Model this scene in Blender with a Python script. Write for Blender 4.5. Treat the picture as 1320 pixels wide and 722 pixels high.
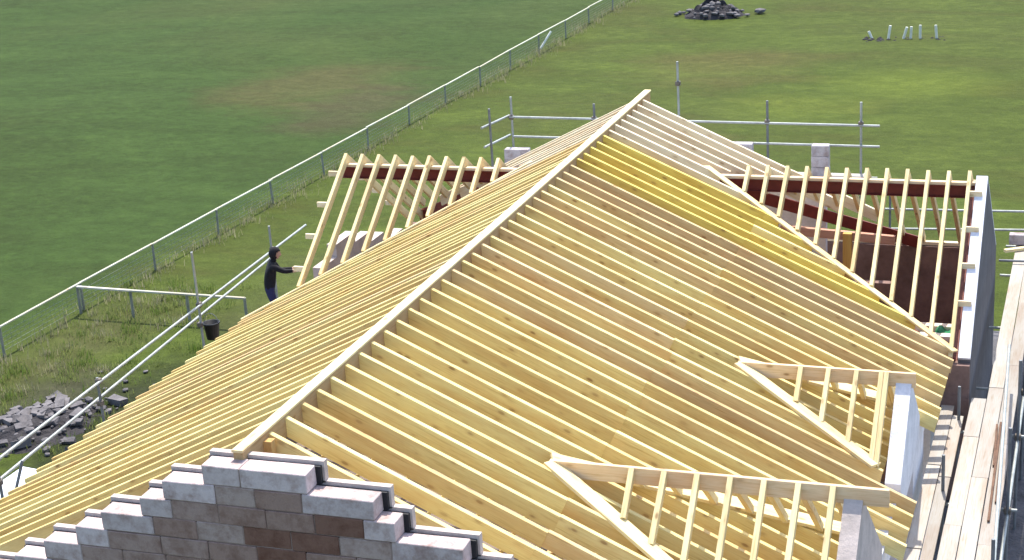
import bpy, bmesh, math, random
from mathutils import Vector, Matrix, noise

random.seed(7)
scene = bpy.context.scene
COL = scene.collection
for o in list(bpy.data.objects):
    bpy.data.objects.remove(o)

# ------------------------------------------------------------------ camera
H = 5.6                                   # ridge height above the ground
cam_data = bpy.data.cameras.new('camera')
cam = bpy.data.objects.new('camera', cam_data)
COL.objects.link(cam)
cam_data.sensor_width = 36.0
cam_data.lens = 59.43
cam_data.clip_start = 0.1
cam_data.clip_end = 3000.0
yaw, pitch, roll = 0.3502, 0.3250, -0.0639
fw = Vector((-math.sin(yaw) * math.cos(pitch), math.cos(yaw) * math.cos(pitch), -math.sin(pitch)))
rt0 = Vector((math.cos(yaw), math.sin(yaw), 0))
up0 = rt0.cross(fw)
rt = rt0 * math.cos(roll) + up0 * math.sin(roll)
up = -rt0 * math.sin(roll) + up0 * math.cos(roll)
m = Matrix.Identity(4)
for i in range(3):
    m[i][0], m[i][1], m[i][2] = rt[i], up[i], -fw[i]
m.translation = Vector((8.4728, -15.0535, 7.2368 + H))
cam.matrix_world = m
scene.camera = cam

# ------------------------------------------------------------------ world, sun, exposure
SUN_EL, SUN_AZ = math.radians(62), math.radians(-12)      # azimuth from +Y towards +X
world = bpy.data.worlds.new('World')
scene.world = world
world.use_nodes = True
wn = world.node_tree.nodes
wl = world.node_tree.links
sky = wn.new('ShaderNodeTexSky')
sky.sky_type = 'NISHITA'
sky.sun_disc = False
sky.sun_elevation = SUN_EL
sky.sun_rotation = SUN_AZ
sky.dust_density = 1.6
sky.air_density = 0.9
wl.new(sky.outputs[0], wn['Background'].inputs[0])
wn['Background'].inputs[1].default_value = 0.15
sl = bpy.data.lights.new('sun', 'SUN')
sl.energy = 2.7
sl.angle = math.radians(0.6)
sl.color = (1.0, 0.96, 0.88)
sun = bpy.data.objects.new('sun', sl)
COL.objects.link(sun)
sd = Vector((math.cos(SUN_EL) * math.sin(SUN_AZ), math.cos(SUN_EL) * math.cos(SUN_AZ), math.sin(SUN_EL)))
sun.rotation_euler = sd.to_track_quat('Z', 'Y').to_euler()
sun.location = (20, 30, 40)
scene.view_settings.view_transform = 'Standard'
scene.view_settings.look = 'None'
scene.view_settings.gamma = 1.0
scene.view_settings.use_curve_mapping = False
scene.view_settings.exposure = 1.45


# ------------------------------------------------------------------ materials
class NT:
    def __init__(self, name):
        self.m = bpy.data.materials.new(name)
        self.m.use_nodes = True
        self.t = self.m.node_tree
        self.b = self.t.nodes['Principled BSDF']

    def n(self, typ, **kw):
        nd = self.t.nodes.new(typ)
        for k, v in kw.items():
            setattr(nd, k, v)
        return nd

    def l(self, a, b):
        self.t.links.new(a, b)

    def val(self, sock, v):
        if hasattr(v, 'is_linked') or isinstance(v, bpy.types.NodeSocket):
            self.l(v, sock)
        else:
            sock.default_value = v

    def noise(self, vec, scale, detail=4.0, rough=0.55, dist=0.0):
        nd = self.n('ShaderNodeTexNoise')
        self.l(vec, nd.inputs['Vector'])
        nd.inputs['Scale'].default_value = scale
        nd.inputs['Detail'].default_value = detail
        nd.inputs['Roughness'].default_value = rough
        nd.inputs['Distortion'].default_value = dist
        return nd.outputs['Fac']

    def ramp(self, fac, stops):
        nd = self.n('ShaderNodeValToRGB')
        self.l(fac, nd.inputs[0])
        cr = nd.color_ramp
        while len(cr.elements) < len(stops):
            cr.elements.new(0.5)
        for e, (p, c) in zip(cr.elements, stops):
            e.position = p
            e.color = (c[0], c[1], c[2], 1) if not isinstance(c, (int, float)) else (c, c, c, 1)
        return nd.outputs[0]

    def mix(self, fac, a, b, mode='MIX'):
        nd = self.n('ShaderNodeMix', data_type='RGBA', blend_type=mode)
        self.val(nd.inputs[0], fac)
        for s, v in ((nd.inputs[6], a), (nd.inputs[7], b)):
            if isinstance(v, tuple):
                s.default_value = (v[0], v[1], v[2], 1)
            else:
                self.l(v, s)
        return nd.outputs[2]

    def math(self, op, a, b=0.0, clamp=False):
        nd = self.n('ShaderNodeMath', operation=op)
        nd.use_clamp = clamp
        self.val(nd.inputs[0], a)
        self.val(nd.inputs[1], b)
        return nd.outputs[0]

    def mapping(self, vec, scale=(1, 1, 1), loc=(0, 0, 0)):
        nd = self.n('ShaderNodeMapping')
        self.l(vec, nd.inputs[0])
        nd.inputs['Scale'].default_value = scale
        nd.inputs['Location'].default_value = loc
        return nd.outputs[0]

    def bump(self, h, strength=0.3, dist=0.02):
        nd = self.n('ShaderNodeBump')
        self.l(h, nd.inputs['Height'])
        nd.inputs['Strength'].default_value = strength
        nd.inputs['Distance'].default_value = dist
        self.l(nd.outputs[0], self.b.inputs['Normal'])

    def objvec(self):
        """object coordinates shifted by a random amount per object"""
        tc = self.n('ShaderNodeTexCoord')
        oi = self.n('ShaderNodeObjectInfo')
        sc = self.math('MULTIPLY', oi.outputs['Random'], 57.0)
        cb = self.n('ShaderNodeCombineXYZ')
        for k in range(3):
            self.l(sc, cb.inputs[k])
        ad = self.n('ShaderNodeVectorMath', operation='ADD')
        self.l(tc.outputs['Object'], ad.inputs[0])
        self.l(cb.outputs[0], ad.inputs[1])
        return ad.outputs[0], oi

    def fin(self, col, rough=0.7, spec=0.3):
        if isinstance(col, tuple):
            self.b.inputs['Base Color'].default_value = (*col[:3], 1)
        else:
            self.l(col, self.b.inputs['Base Color'])
        self.val(self.b.inputs['Roughness'], rough)
        self.b.inputs['Specular IOR Level'].default_value = spec
        return self.m


def mat_wood(name, knots=1.0):
    """sawn softwood; the piece's own tint comes from its object colour"""
    k = NT(name)
    v, oi = k.objvec()
    g = k.noise(k.mapping(v, (1.2, 26, 26)), 1.6, 6, 0.6, 0.4)
    grain = k.ramp(g, [(0.25, (0.74, 0.66, 0.52)), (0.5, (1, 1, 1)), (0.78, (0.86, 0.78, 0.66))])
    col = k.mix(1.0, oi.outputs['Color'], grain, 'MULTIPLY')
    pat = k.noise(k.mapping(v, (0.5, 2.5, 2.5)), 1.3, 3, 0.6)
    col = k.mix(k.ramp(pat, [(0.42, 0.0), (0.68, 0.65)]), col, k.mix(1.0, col, (0.80, 0.62, 0.50), 'MULTIPLY'))
    vo = k.n('ShaderNodeTexVoronoi')
    k.l(k.mapping(v, (1.5, 3.4, 3.4)), vo.inputs['Vector'])
    vo.inputs['Scale'].default_value = 2.0
    vo.inputs['Randomness'].default_value = 1.0
    knot = k.ramp(vo.outputs['Distance'], [(0.09, 1.0), (0.17, 0.0)])
    knot = k.math('MULTIPLY', knot, k.ramp(k.noise(v, 0.9, 3, 0.6), [(0.40, 0.15), (0.62, 1.0)]))
    col = k.mix(k.math('MULTIPLY', knot, 0.75 * knots), col, (0.17, 0.085, 0.035))
    halo = k.ramp(vo.outputs['Distance'], [(0.10, 0.30), (0.30, 0.0)])
    if knots > 0.5: col = k.mix(halo, col, (0.42, 0.24, 0.09))
    k.bump(g, 0.25, 0.006)
    return k.fin(col, 0.72, 0.22)


def mat_block(name):
    """aerated concrete block; tint from object colour, dirt and chips on top"""
    k = NT(name)
    v, oi = k.objvec()
    a = k.noise(v, 6.0, 6, 0.65)
    b = k.noise(v, 45.0, 4, 0.6)
    col = k.mix(1.0, oi.outputs['Color'], k.ramp(a, [(0.3, (0.66, 0.58, 0.54)), (0.55, (1, 1, 1)), (0.75, (1.0, 0.97, 0.93))]), 'MULTIPLY')
    col = k.mix(k.ramp(k.noise(v, 2.6, 5, 0.7), [(0.52, 0.0), (0.70, 0.6)]), col, (0.20, 0.115, 0.085))
    col = k.mix(0.25, col, k.mix(1.0, col, k.ramp(b, [(0.3, 0.5), (0.7, 1.0)]), 'MULTIPLY'))
    k.bump(k.math('ADD', a, k.math('MULTIPLY', b, 0.5)), 0.5, 0.02)
    return k.fin(col, 0.9, 0.15)


def mat_plain(name, col, rough=0.7, var=0.35, scale=8.0, bump=0.2, dist=0.01, metal=0.0, col2=None, spec=0.3):
    k = NT(name)
    v, oi = k.objvec()
    a = k.noise(v, scale, 6, 0.62)
    c2 = col2 if col2 else tuple(c * (1 - var) for c in col)
    c = k.ramp(a, [(0.32, c2), (0.62, col)])
    fine = k.noise(v, scale * 7, 3, 0.6)
    c = k.mix(0.3, c, k.mix(1.0, c, k.ramp(fine, [(0.3, 0.6), (0.7, 1.0)]), 'MULTIPLY'))
    k.bump(fine, bump, dist)
    k.b.inputs['Metallic'].default_value = metal
    return k.fin(c, rough, spec)


M = {}
M['wood'] = mat_wood('sawn_timber')
M['block'] = mat_block('aerated_block')
M['board'] = mat_wood('scaffold_board', 0.25)
M['mortar'] = mat_plain('mortar', (0.33, 0.24, 0.20), 0.9, 0.35, 5)
M['render_white'] = mat_plain('white_block_wall', (0.74, 0.72, 0.74), 0.85, 0.2, 3.0, 0.35, 0.02)
M['wall_beige'] = mat_plain('beige_block_wall', (0.56, 0.47, 0.42), 0.9, 0.25, 3.0, 0.35, 0.02)
M['shaded_block'] = mat_plain('shaded_block_wall', (0.15, 0.135, 0.14), 0.9, 0.3, 3.0, 0.4, 0.02)  # dark grey puts the outer face's deep shade into the colour
M['inner_block'] = mat_plain('brown_block_wall', (0.24, 0.15, 0.125), 0.9, 0.4, 2.2, 0.4, 0.02)
M['brick_pink'] = mat_plain('pink_brick', (0.42, 0.19, 0.16), 0.9, 0.35, 9.0, 0.4, 0.02)
M['cavity'] = mat_plain('black_cavity_shade', (0.025, 0.025, 0.028), 0.6, 0.3, 6)  # black filler, drawn as the shaded gap behind the blocks
M['steel_red'] = mat_plain('red_oxide_steel', (0.20, 0.035, 0.026), 0.55, 0.35, 4.0, 0.1)
M['galv'] = mat_plain('galvanised_tube', (0.40, 0.42, 0.40), 0.5, 0.3, 5.0, 0.1, 0.003, 0.4)
M['galv_dark'] = mat_plain('weathered_tube', (0.20, 0.21, 0.22), 0.55, 0.3, 5.0, 0.1, 0.003, 0.4)
M['coupler'] = mat_plain('scaffold_coupler', (0.20, 0.17, 0.14), 0.6, 0.4, 20, 0.2, 0.003, 0.5)
M['rust'] = mat_plain('rusty_lath', (0.16, 0.085, 0.05), 0.85, 0.5, 6.0)
M['slab'] = mat_plain('dusty_floor_slab', (0.24, 0.19, 0.16), 0.9, 0.4, 1.2)
M['white_sheet'] = mat_plain('white_insulation_sheet', (0.74, 0.77, 0.82), 0.45, 0.12, 2.0, 0.05)
M['black_plastic'] = mat_plain('black_plastic', (0.012, 0.012, 0.014), 0.45, 0.3, 5)
M['green_fabric'] = mat_plain('green_netting', (0.02, 0.22, 0.09), 0.7, 0.35, 12)
M['stone'] = mat_plain('rubble_stone', (0.17, 0.155, 0.155), 0.9, 0.5, 3.0, 0.5, 0.03)
M['earth'] = mat_plain('dark_earth', (0.045, 0.04, 0.042), 0.95, 0.5, 2.0, 0.8, 0.06)
M['fence_white'] = mat_plain('weathered_white_rail', (0.74, 0.73, 0.62), 0.7, 0.2, 3.0)
M['fence_post'] = mat_plain('grey_fence_post', (0.30, 0.30, 0.24), 0.85, 0.4, 6.0)
M['wire'] = mat_plain('fence_wire', (0.26, 0.28, 0.25), 0.6, 0.3, 6.0, 0.1, 0.003, 0.3)
M['yard'] = mat_plain('grey_hardcore', (0.13, 0.125, 0.13), 0.95, 0.5, 1.6, 0.8, 0.05)
M['cloth_black'] = mat_plain('black_jacket', (0.014, 0.013, 0.017), 0.85, 0.3, 12)
M['cloth_blue'] = mat_plain('dark_blue_trousers', (0.035, 0.035, 0.10), 0.85, 0.3, 12)
M['skin'] = mat_plain('skin', (0.50, 0.30, 0.22), 0.55, 0.15, 10)
M['hair'] = mat_plain('dark_hair', (0.012, 0.009, 0.008), 0.6, 0.3, 25)
M['purple_cloth'] = mat_plain('lilac_sheet', (0.30, 0.24, 0.46), 0.8, 0.3, 7)


def mat_grass():
    k = NT('grass_ground')
    geo = k.n('ShaderNodeNewGeometry')
    pos = geo.outputs['Position']
    sep = k.n('ShaderNodeSeparateXYZ')
    k.l(pos, sep.inputs[0])
    big = k.noise(pos, 0.055, 5, 0.55, 0.5)
    mid = k.noise(k.mapping(pos, (0.5, 1.3, 1)), 0.32, 6, 0.6, 0.4)
    fine = k.noise(pos, 3.0, 6, 0.7)
    blade = k.noise(k.mapping(pos, (1, 0.35, 1)), 26.0, 3, 0.6)
    near = k.ramp(mid, [(0.28, (0.061, 0.066, 0.013)), (0.5, (0.061, 0.083, 0.013)), (0.72, (0.082, 0.110, 0.017))])
    left = k.ramp(mid, [(0.28, (0.035, 0.057, 0.011)), (0.5, (0.039, 0.068, 0.013)), (0.74, (0.050, 0.084, 0.017))])
    # the fence line parts the two swards
    fx = k.math('ADD', k.math('MULTIPLY', sep.outputs['Y'], 0.0475), -14.9)
    side = k.math('MULTIPLY', k.math('SUBTRACT', fx, sep.outputs['X']), 0.9)
    side = k.math('ADD', k.math('ADD', side, 0.0), k.math('MULTIPLY', k.math('SUBTRACT', fine, 0.5), 1.4), True)
    col = k.mix(side, near, left)
    col = k.mix(k.ramp(big, [(0.48, 0.0), (0.72, 0.3)]), col, (0.085, 0.078, 0.026))

    def patch(cx, cy, rx, ry, c, amt, base):
        dx = k.math('MULTIPLY', k.math('SUBTRACT', sep.outputs['X'], cx), 1 / rx)
        dy = k.math('MULTIPLY', k.math('SUBTRACT', sep.outputs['Y'], cy), 1 / ry)
        d = k.math('SQRT', k.math('ADD', k.math('MULTIPLY', dx, dx), k.math('MULTIPLY', dy, dy)))
        d = k.math('ADD', d, k.math('MULTIPLY', k.math('SUBTRACT', mid, 0.5), 1.5))
        d = k.math('ADD', d, k.math('MULTIPLY', k.math('SUBTRACT', fine, 0.5), 0.5))
        f = k.math('MULTIPLY', k.ramp(d, [(0.35, 1.0), (1.0, 0.0)]), amt)
        return k.mix(f, base, c)
    for p in PATCHES:
        col = patch(*p, col)
    clump = k.noise(k.mapping(pos, (1, 1.6, 1)), 1.1, 6, 0.68, 0.6)
    col = k.mix(k.ramp(clump, [(0.40, 0.6), (0.60, 0.0)]), col, k.mix(1.0, col, (0.72, 0.74, 0.62), 'MULTIPLY'))
    col = k.mix(k.ramp(clump, [(0.55, 0.0), (0.75, 0.5)]), col, k.mix(1.0, col, (1.35, 1.28, 1.1), 'MULTIPLY'))
    col = k.mix(k.ramp(fine, [(0.35, 0.5), (0.62, 0.0)]), col, k.mix(1.0, col, (0.58, 0.60, 0.55), 'MULTIPLY'))
    col = k.mix(0.4, col, k.mix(1.0, col, k.ramp(blade, [(0.3, 0.45), (0.7, 1.15)]), 'MULTIPLY'))
    k.bump(k.math('ADD', fine, k.math('MULTIPLY', blade, 0.6)), 0.6, 0.06)
    return k.fin(col, 0.95, 0.1)


PATCHES = [  # x, y, radius x, radius y, colour, amount
    (-19.5, 41.0, 4.2, 5.5, (0.095, 0.075, 0.030), 0.55),
    (-16.2, 38.0, 2.6, 5.0, (0.075, 0.060, 0.030), 0.6),
    (-5.2, 45.5, 4.5, 4.0, (0.100, 0.088, 0.026), 0.5),
    (-5.0, 34.5, 3.0, 3.0, (0.115, 0.095, 0.040), 0.5),
    (2.2, 42.5, 3.5, 3.0, (0.135, 0.170, 0.022), 0.45),
    (-1.0, 39.0, 3.0, 2.4, (0.120, 0.155, 0.020), 0.45),
    (-12.8, 15.5, 1.7, 4.0, (0.085, 0.078, 0.036), 0.6),
    (-11.6, 11.5, 1.5, 3.0, (0.055, 0.052, 0.034), 0.75),
    (-9.3, 9.5, 2.0, 9.0, (0.026, 0.031, 0.014), 0.9),  # dark strip beside the eaves: shade and dirt painted into the grass
    (-9.5, 20.0, 2.5, 5.0, (0.075, 0.085, 0.025), 0.6),
    (-27.0, 24.0, 9.0, 12.0, (0.034, 0.052, 0.010), 0.5),
]
M['grass'] = mat_grass()


def mat_blade(name, c1, c2):
    k = NT(name)
    geo = k.n('ShaderNodeNewGeometry')
    f = k.noise(geo.outputs['Position'], 1.7, 4, 0.6)
    r = k.ramp(f, [(0.35, c1), (0.65, c2)])
    k.fin(r, 0.8, 0.15)
    tr = k.n('ShaderNodeBsdfTranslucent')
    k.l(r, tr.inputs['Color'])
    mx = k.n('ShaderNodeMixShader')
    mx.inputs[0].default_value = 0.5
    k.l(k.b.outputs[0], mx.inputs[1])
    k.l(tr.outputs[0], mx.inputs[2])
    k.l(mx.outputs[0], k.t.nodes['Material Output'].inputs['Surface'])
    return k.m


M['weed'] = mat_blade('weed_blades', (0.11, 0.17, 0.03), (0.22, 0.24, 0.08))
M['dry'] = mat_blade('dry_grass_blades', (0.20, 0.19, 0.10), (0.34, 0.31, 0.19))


# ------------------------------------------------------------------ builders
def link(o, parent=None):
    COL.objects.link(o)
    if parent is not None:
        o.parent = parent
    return o


def thing(name, label, cat, loc=(0, 0, 0), group=None, kind=None):
    o = bpy.data.objects.new(name, None)
    o.location = loc
    o.empty_display_size = 0.2
    link(o)
    return tag(o, label, cat, group, kind)


def tag(o, label=None, cat=None, group=None, kind=None):
    if label: o['label'] = label
    if cat: o['category'] = cat
    if group: o['group'] = group
    if kind: o['kind'] = kind
    return o


def mesh_obj(name, verts, faces, mat, parent=None, world=True, smooth=False):
    """verts in world coordinates; parents are unrotated Empties or meshes placed at their location"""
    me = bpy.data.meshes.new(name)
    off = origin(parent) if parent is not None else Vector((0, 0, 0))
    me.from_pydata([Vector(v) - off for v in verts], [], faces)
    me.materials.append(M[mat] if isinstance(mat, str) else mat)
    if smooth:
        for p in me.polygons: p.use_smooth = True
    me.update()
    return link(bpy.data.objects.new(name, me), parent)


def origin(o):
    v = Vector((0, 0, 0))
    while o is not None:
        v += o.location
        o = o.parent
    return v


BEAM = {}
WORLD = {}                                # world matrix of every timber


def beam(name, a, b, w, d, parent, mat='wood', upv=(0, 0, 1), color=None, cut=(0, 0), top=True, bev=0.004):
    """squared timber from a to b; a, b run along the middle of its TOP face (top) or its axis.
    cut: how far the lower edge is drawn back at either end (plumb cuts)"""
    a, b = Vector(a), Vector(b)
    x = (b - a)
    L = x.length
    x.normalize()
    z = Vector(upv)
    z = (z - x * z.dot(x)).normalized()
    y = z.cross(x)
    key = (round(L, 3), w, d, cut, top, mat, bev)
    if key not in BEAM:
        z1, z0 = (0, -d) if top else (d / 2, -d / 2)
        h = w / 2
        e = bev
        ring = [(-h + e, z0), (h - e, z0), (h, z0 + e), (h, z1 - e), (h - e, z1), (-h + e, z1), (-h, z1 - e), (-h, z0 + e)]
        vs = []
        for s, c in ((0, cut[0]), (L, cut[1])):
            for yy, zz in ring:
                f = (z1 - zz) / d
                vs.append((s + c * f, yy, zz))
        fs = [[i, (i + 1) % 8, 8 + (i + 1) % 8, 8 + i] for i in range(8)] + [list(range(7, -1, -1)), list(range(8, 16))]
        me = bpy.data.meshes.new('timber')
        me.from_pydata(vs, [], fs)
        me.materials.append(M[mat])
        BEAM[key] = me
    o = bpy.data.objects.new(name, BEAM[key])
    mm = Matrix((x, y, z)).transposed().to_4x4()
    mm.translation = a - origin(parent)
    link(o, parent)
    o.matrix_basis = mm
    WORLD[o.name] = Matrix.Translation(origin(parent)) @ mm
    o.color = (*(color if color else timber()), 1)
    return o


def timber(kind='rafter'):
    r = random.random()
    j = random.uniform(0.88, 1.08)
    base = (0.77, 0.63, 0.265)
    if r < 0.20: base = (0.73, 0.565, 0.255)
    elif r < 0.40: base = (0.81, 0.69, 0.31)
    elif r < 0.50: base = (0.68, 0.53, 0.28)
    if kind == 'yellow': base = (0.78, 0.63, 0.155)
    elif kind == 'pale': base = (0.80, 0.71, 0.50)
    elif kind == 'tan': base = (0.63, 0.48, 0.25)
    elif kind == 'cream': base = (0.79, 0.67, 0.37)
    elif kind == 'board': base = random.choice([(0.38, 0.355, 0.315), (0.34, 0.315, 0.28), (0.40, 0.37, 0.325), (0.30, 0.275, 0.24)])
    return tuple(min(c * j, 0.9) for c in base)


def tube_mesh(verts, faces, a, b, r, n=8):
    a, b = Vector(a), Vector(b)
    x = (b - a).normalized()
    q = x.orthogonal().normalized()
    w = x.cross(q)
    base = len(verts)
    for p in (a, b):
        for i in range(n):
            t = 2 * math.pi * i / n
            verts.append(p + q * (r * math.cos(t)) + w * (r * math.sin(t)))
    for i in range(n):
        j = (i + 1) % n
        faces.append([base + i, base + j, base + n + j, base + n + i])
    faces.append([base + i for i in range(n - 1, -1, -1)])
    faces.append([base + n + i for i in range(n)])


def tube(name, a, b, r, parent, mat='galv', n=10):
    v, f = [], []
    tube_mesh(v, f, a, b, r, n)
    return mesh_obj(name, v, f, mat, parent)


def box_geo(v, f, lo, hi, jit=0.0):
    b = len(v)
    for z in (lo[2], hi[2]):
        for x, y in ((lo[0], lo[1]), (hi[0], lo[1]), (hi[0], hi[1]), (lo[0], hi[1])):
            v.append(Vector((x + random.uniform(-jit, jit), y + random.uniform(-jit, jit), z + random.uniform(-jit, jit))))
    for q in ((3, 2, 1, 0), (4, 5, 6, 7), (0, 1, 5, 4), (1, 2, 6, 5), (2, 3, 7, 6), (3, 0, 4, 7)):
        f.append([b + i for i in q])


def box(name, lo, hi, mat, parent=None, bevel=0.0, color=None, jit=0.0):
    bm = bmesh.new()
    v, f = [], []
    box_geo(v, f, lo, hi, jit)
    off = origin(parent) if parent is not None else Vector((0, 0, 0))
    c = (Vector(lo) + Vector(hi)) / 2
    bv = [bm.verts.new(p - c) for p in v]
    for q in f: bm.faces.new([bv[i] for i in q])
    if bevel:
        bmesh.ops.bevel(bm, geom=list(bm.edges), offset=bevel, segments=1, affect='EDGES', profile=0.5)
    me = bpy.data.meshes.new(name)
    bm.to_mesh(me); bm.free()
    me.materials.append(M[mat])
    o = link(bpy.data.objects.new(name, me), parent)
    o.location = c - off
    if color: o.color = (*color, 1)
    return o


# ------------------------------------------------------------------ the setting
S = 900.0
gv, gf = [], []
NX, NY = 90, 90
for j in range(NY + 1):
    for i in range(NX + 1):
        # denser towards the house
        u, w = i / NX * 2 - 1, j / NY * 2 - 1
        x, y = math.copysign(abs(u) ** 2.6, u) * S - 5, math.copysign(abs(w) ** 2.6, w) * S + 25
        r = max(0.0, math.hypot(x + 2, y - 8) - 14)
        h = (noise.noise(Vector((x * 0.06, y * 0.06, 0))) * 0.35 + noise.noise(Vector((x * 0.22, y * 0.22, 3))) * 0.10) * min(1.0, r / 18)
        gv.append((x, y, h - 0.03))
for j in range(NY):
    for i in range(NX):
        a = j * (NX + 1) + i
        gf.append([a, a + 1, a + NX + 2, a + NX + 1])
ground = tag(mesh_obj('ground', gv, gf, 'grass', smooth=True), 'green pasture round the building site, patchy with bare earth', None, None, 'structure')

yv, yf = [], []
ring = []
for i in range(48):
    t = 2 * math.pi * i / 48
    c, s = math.cos(t), math.sin(t)
    ex = math.copysign(abs(c) ** 0.5, c) * 7.0 + 10.6
    ey = math.copysign(abs(s) ** 0.5, s) * 16.5 + 3.0
    k = 1 + 0.05 * noise.noise(Vector((ex * 0.5, ey * 0.5, 9)))
    ring.append((10.6 + (ex - 10.6) * k, 3.0 + (ey - 3.0) * k, 0.02))
yv = ring + [(10.6, 3.0, 0.03)]
yf = [[i, (i + 1) % 48, 48] for i in range(48)]
tag(mesh_obj('yard', yv, yf, 'yard'), 'dark grey hardcore yard beside the scaffold walkway', None, None, 'structure')

# ------------------------------------------------------------------ the house
TR, TL, TW, TD = 0.4604, 0.4857, 0.72, 0.86
W = 6.41
YW, ZW = 14.17, 4.80
YEND = 16.3
RW = 0.068           # rafter thickness
RD = 0.215           # rafter depth
house = thing('unfinished_house', 'unfinished house with open yellow timber rafters over pale block walls', 'house', (0, 8, 0))
HO = house

# floor slab and walls
slab = box('floor_slab', (-6.05, -0.55, 0.02), (6.05, 16.9, 0.14), 'slab', house)


def prism_wall(name, axis, lo, hi, profile, mat, parent):
    """wall of constant thickness lo..hi along an axis ('x' or 'y') with an outline profile of (other horizontal, z)"""
    v, f = [], []
    n = len(profile)
    for c in (lo, hi):
        for h, z in profile:
            v.append((c, h, z) if axis == 'x' else (h, c, z))
    f.append(list(range(n)))
    f.append(list(range(2 * n - 1, n - 1, -1)))
    for i in range(n):
        j = (i + 1) % n
        f.append([i, n + i, n + j, j])
    o = mesh_obj(name, v, f, mat, parent)
    bm = bmesh.new(); bm.from_mesh(o.data)
    bmesh.ops.recalc_face_normals(bm, faces=bm.faces)
    bm.to_mesh(o.data); bm.free()
    return o


def side_wall(x0, x1, y0, y1, top, opens, mat, parent, name='side_wall'):
    """eaves wall along y with window openings (ya, yb, za, zb), built as piers, aprons and lintels in one mesh"""
    v, f = [], []
    y = y0
    for ya, yb, za, zb in sorted(opens):
        box_geo(v, f, (x0, y, 0), (x1, ya, top))
        box_geo(v, f, (x0 + .004, ya, 0), (x1 - .004, yb, za))
        box_geo(v, f, (x0 + .004, ya, zb), (x1 - .004, yb, top - .004))
        y = yb
    box_geo(v, f, (x0, y, 0), (x1, y1, top))
    return mesh_obj(name, v, f, mat, parent)


EZR = H - TR * 6.0 - 0.24
EZL = H - TL * 6.0 - 0.24
side_wall(5.93, 6.15, -0.5, 11.25, EZR, [(0.9, 2.0, 0.9, 2.1), (4.6, 5.5, 0.9, 2.1), (6.6, 7.6, 0.9, 2.1), (9.0, 10.1, 0.9, 2.1)], 'render_white', house)
side_wall(-6.12, -5.90, -0.5, 11.25, EZL, [(2.0, 3.2, 0.9, 2.1), (7.0, 8.2, 0.9, 2.1)], 'render_white', house)

# --- main roof: ridge beam (the part) with every rafter under it
roof = beam('roof', (0, -0.64, H - 0.032), (0, YEND + 0.26, H - 0.032), 0.118, 0.26, house, color=(0.42, 0.29, 0.15))  # brown puts the shade on the ridge's sides into its colour
roof.data = roof.data.copy()
tag(roof, 'long gabled main roof of bare yellow rafters either side of a pale ridge beam')


def put(name, *a, **k):
    """a piece whose parent is a rotated mesh part: build under the house, then hang it on the part keeping its place"""
    par = k.pop('under')
    o = beam(name, *a, house, **k)
    o.parent = par
    o.matrix_basis = WORLD[par.name].inverted() @ WORLD[o.name]
    return o


def valley_x(y, t):
    return (H - ZW + TW * abs(YW - y)) / t


DORM = [dict(y=7.067, z=3.85, x1=6.22, jacks=[4.637 + 0.388 * i for i in range(3)] + [5.755, 5.825], half=1.22),
        dict(y=2.20, z=4.42, x1=6.45, jacks=[2.731 + 0.388 * i for i in range(2, 9)], half=1.95)]


def in_dormer(y):
    return any(abs(y - d['y']) < d['half'] for d in DORM)


N = 41
SEAM = 2.92
for i in range(N):
    y = 0.4 * i + random.uniform(-0.012, 0.012)
    if y > YEND: break
    kind = 'rafter'
    if 29 <= i <= 33: kind = 'yellow'
    elif i >= 34: kind = 'pale'
    elif i in (26, 27, 28, 14, 23): kind = 'tan'
    dz = random.uniform(-0.012, 0.006)
    # right slope: two lengths lapped side by side over the purlin
    z = lambda x: H - 0.035 - TR * x + dz
    xe = W + random.uniform(-0.02, 0.02)
    if in_dormer(y): xe = 5.92
    if y > 11.15: xe = valley_x(y, TR) - 0.02
    yo = random.uniform(-0.028, 0.012)
    sx = SEAM + random.uniform(-0.04, 0.04)
    ca, cb = timber(kind), timber('rafter' if kind == 'yellow' and random.random() < 0.6 else kind)
    if xe > sx + 0.25:
        put('rafter', (0.058, y, z(0.058)), (sx, y + random.uniform(-.008, .008), z(sx)), RW, RD, under=roof, color=ca, cut=(0.09, 0.0))
        put('rafter', (sx + 0.003, y + yo, z(sx) + 0.006), (xe, y + yo + random.uniform(-.02, .02), z(xe) + 0.006), RW, RD, under=roof, color=cb, cut=(0.0, 0.05))
    else:
        put('rafter', (0.058, y, z(0.058)), (xe, y, z(xe)), RW, RD, under=roof, color=ca, cut=(0.09, 0.09))
    # left slope
    z = lambda x: H - 0.035 + TL * x + dz
    xe = -W + random.uniform(-0.05, 0.05)
    if y > 11.0: xe = max(-W, -valley_x(y, TL) + 0.02)
    put('rafter', (-0.058, y, z(-0.058)), (xe, y + random.uniform(-.02, .02), z(xe)), RW, RD, under=roof, color=timber(kind if i >= 34 else 'rafter'), cut=(0.09, 0.05))
put('ridge_lit_top', (0, -0.66, H), (0, YEND + 0.30, H), 0.135, 0.03, under=roof, color=(0.80, 0.70, 0.42))  # pale strip added as the lit top of the ridge beam
put('post', (0.105, -0.14, H - 0.10), (0.105, -0.14, H - 0.75), 0.10, 0.10, under=roof, upv=(0, 1, 0), color=(0.55, 0.33, 0.12), top=False)
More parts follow.
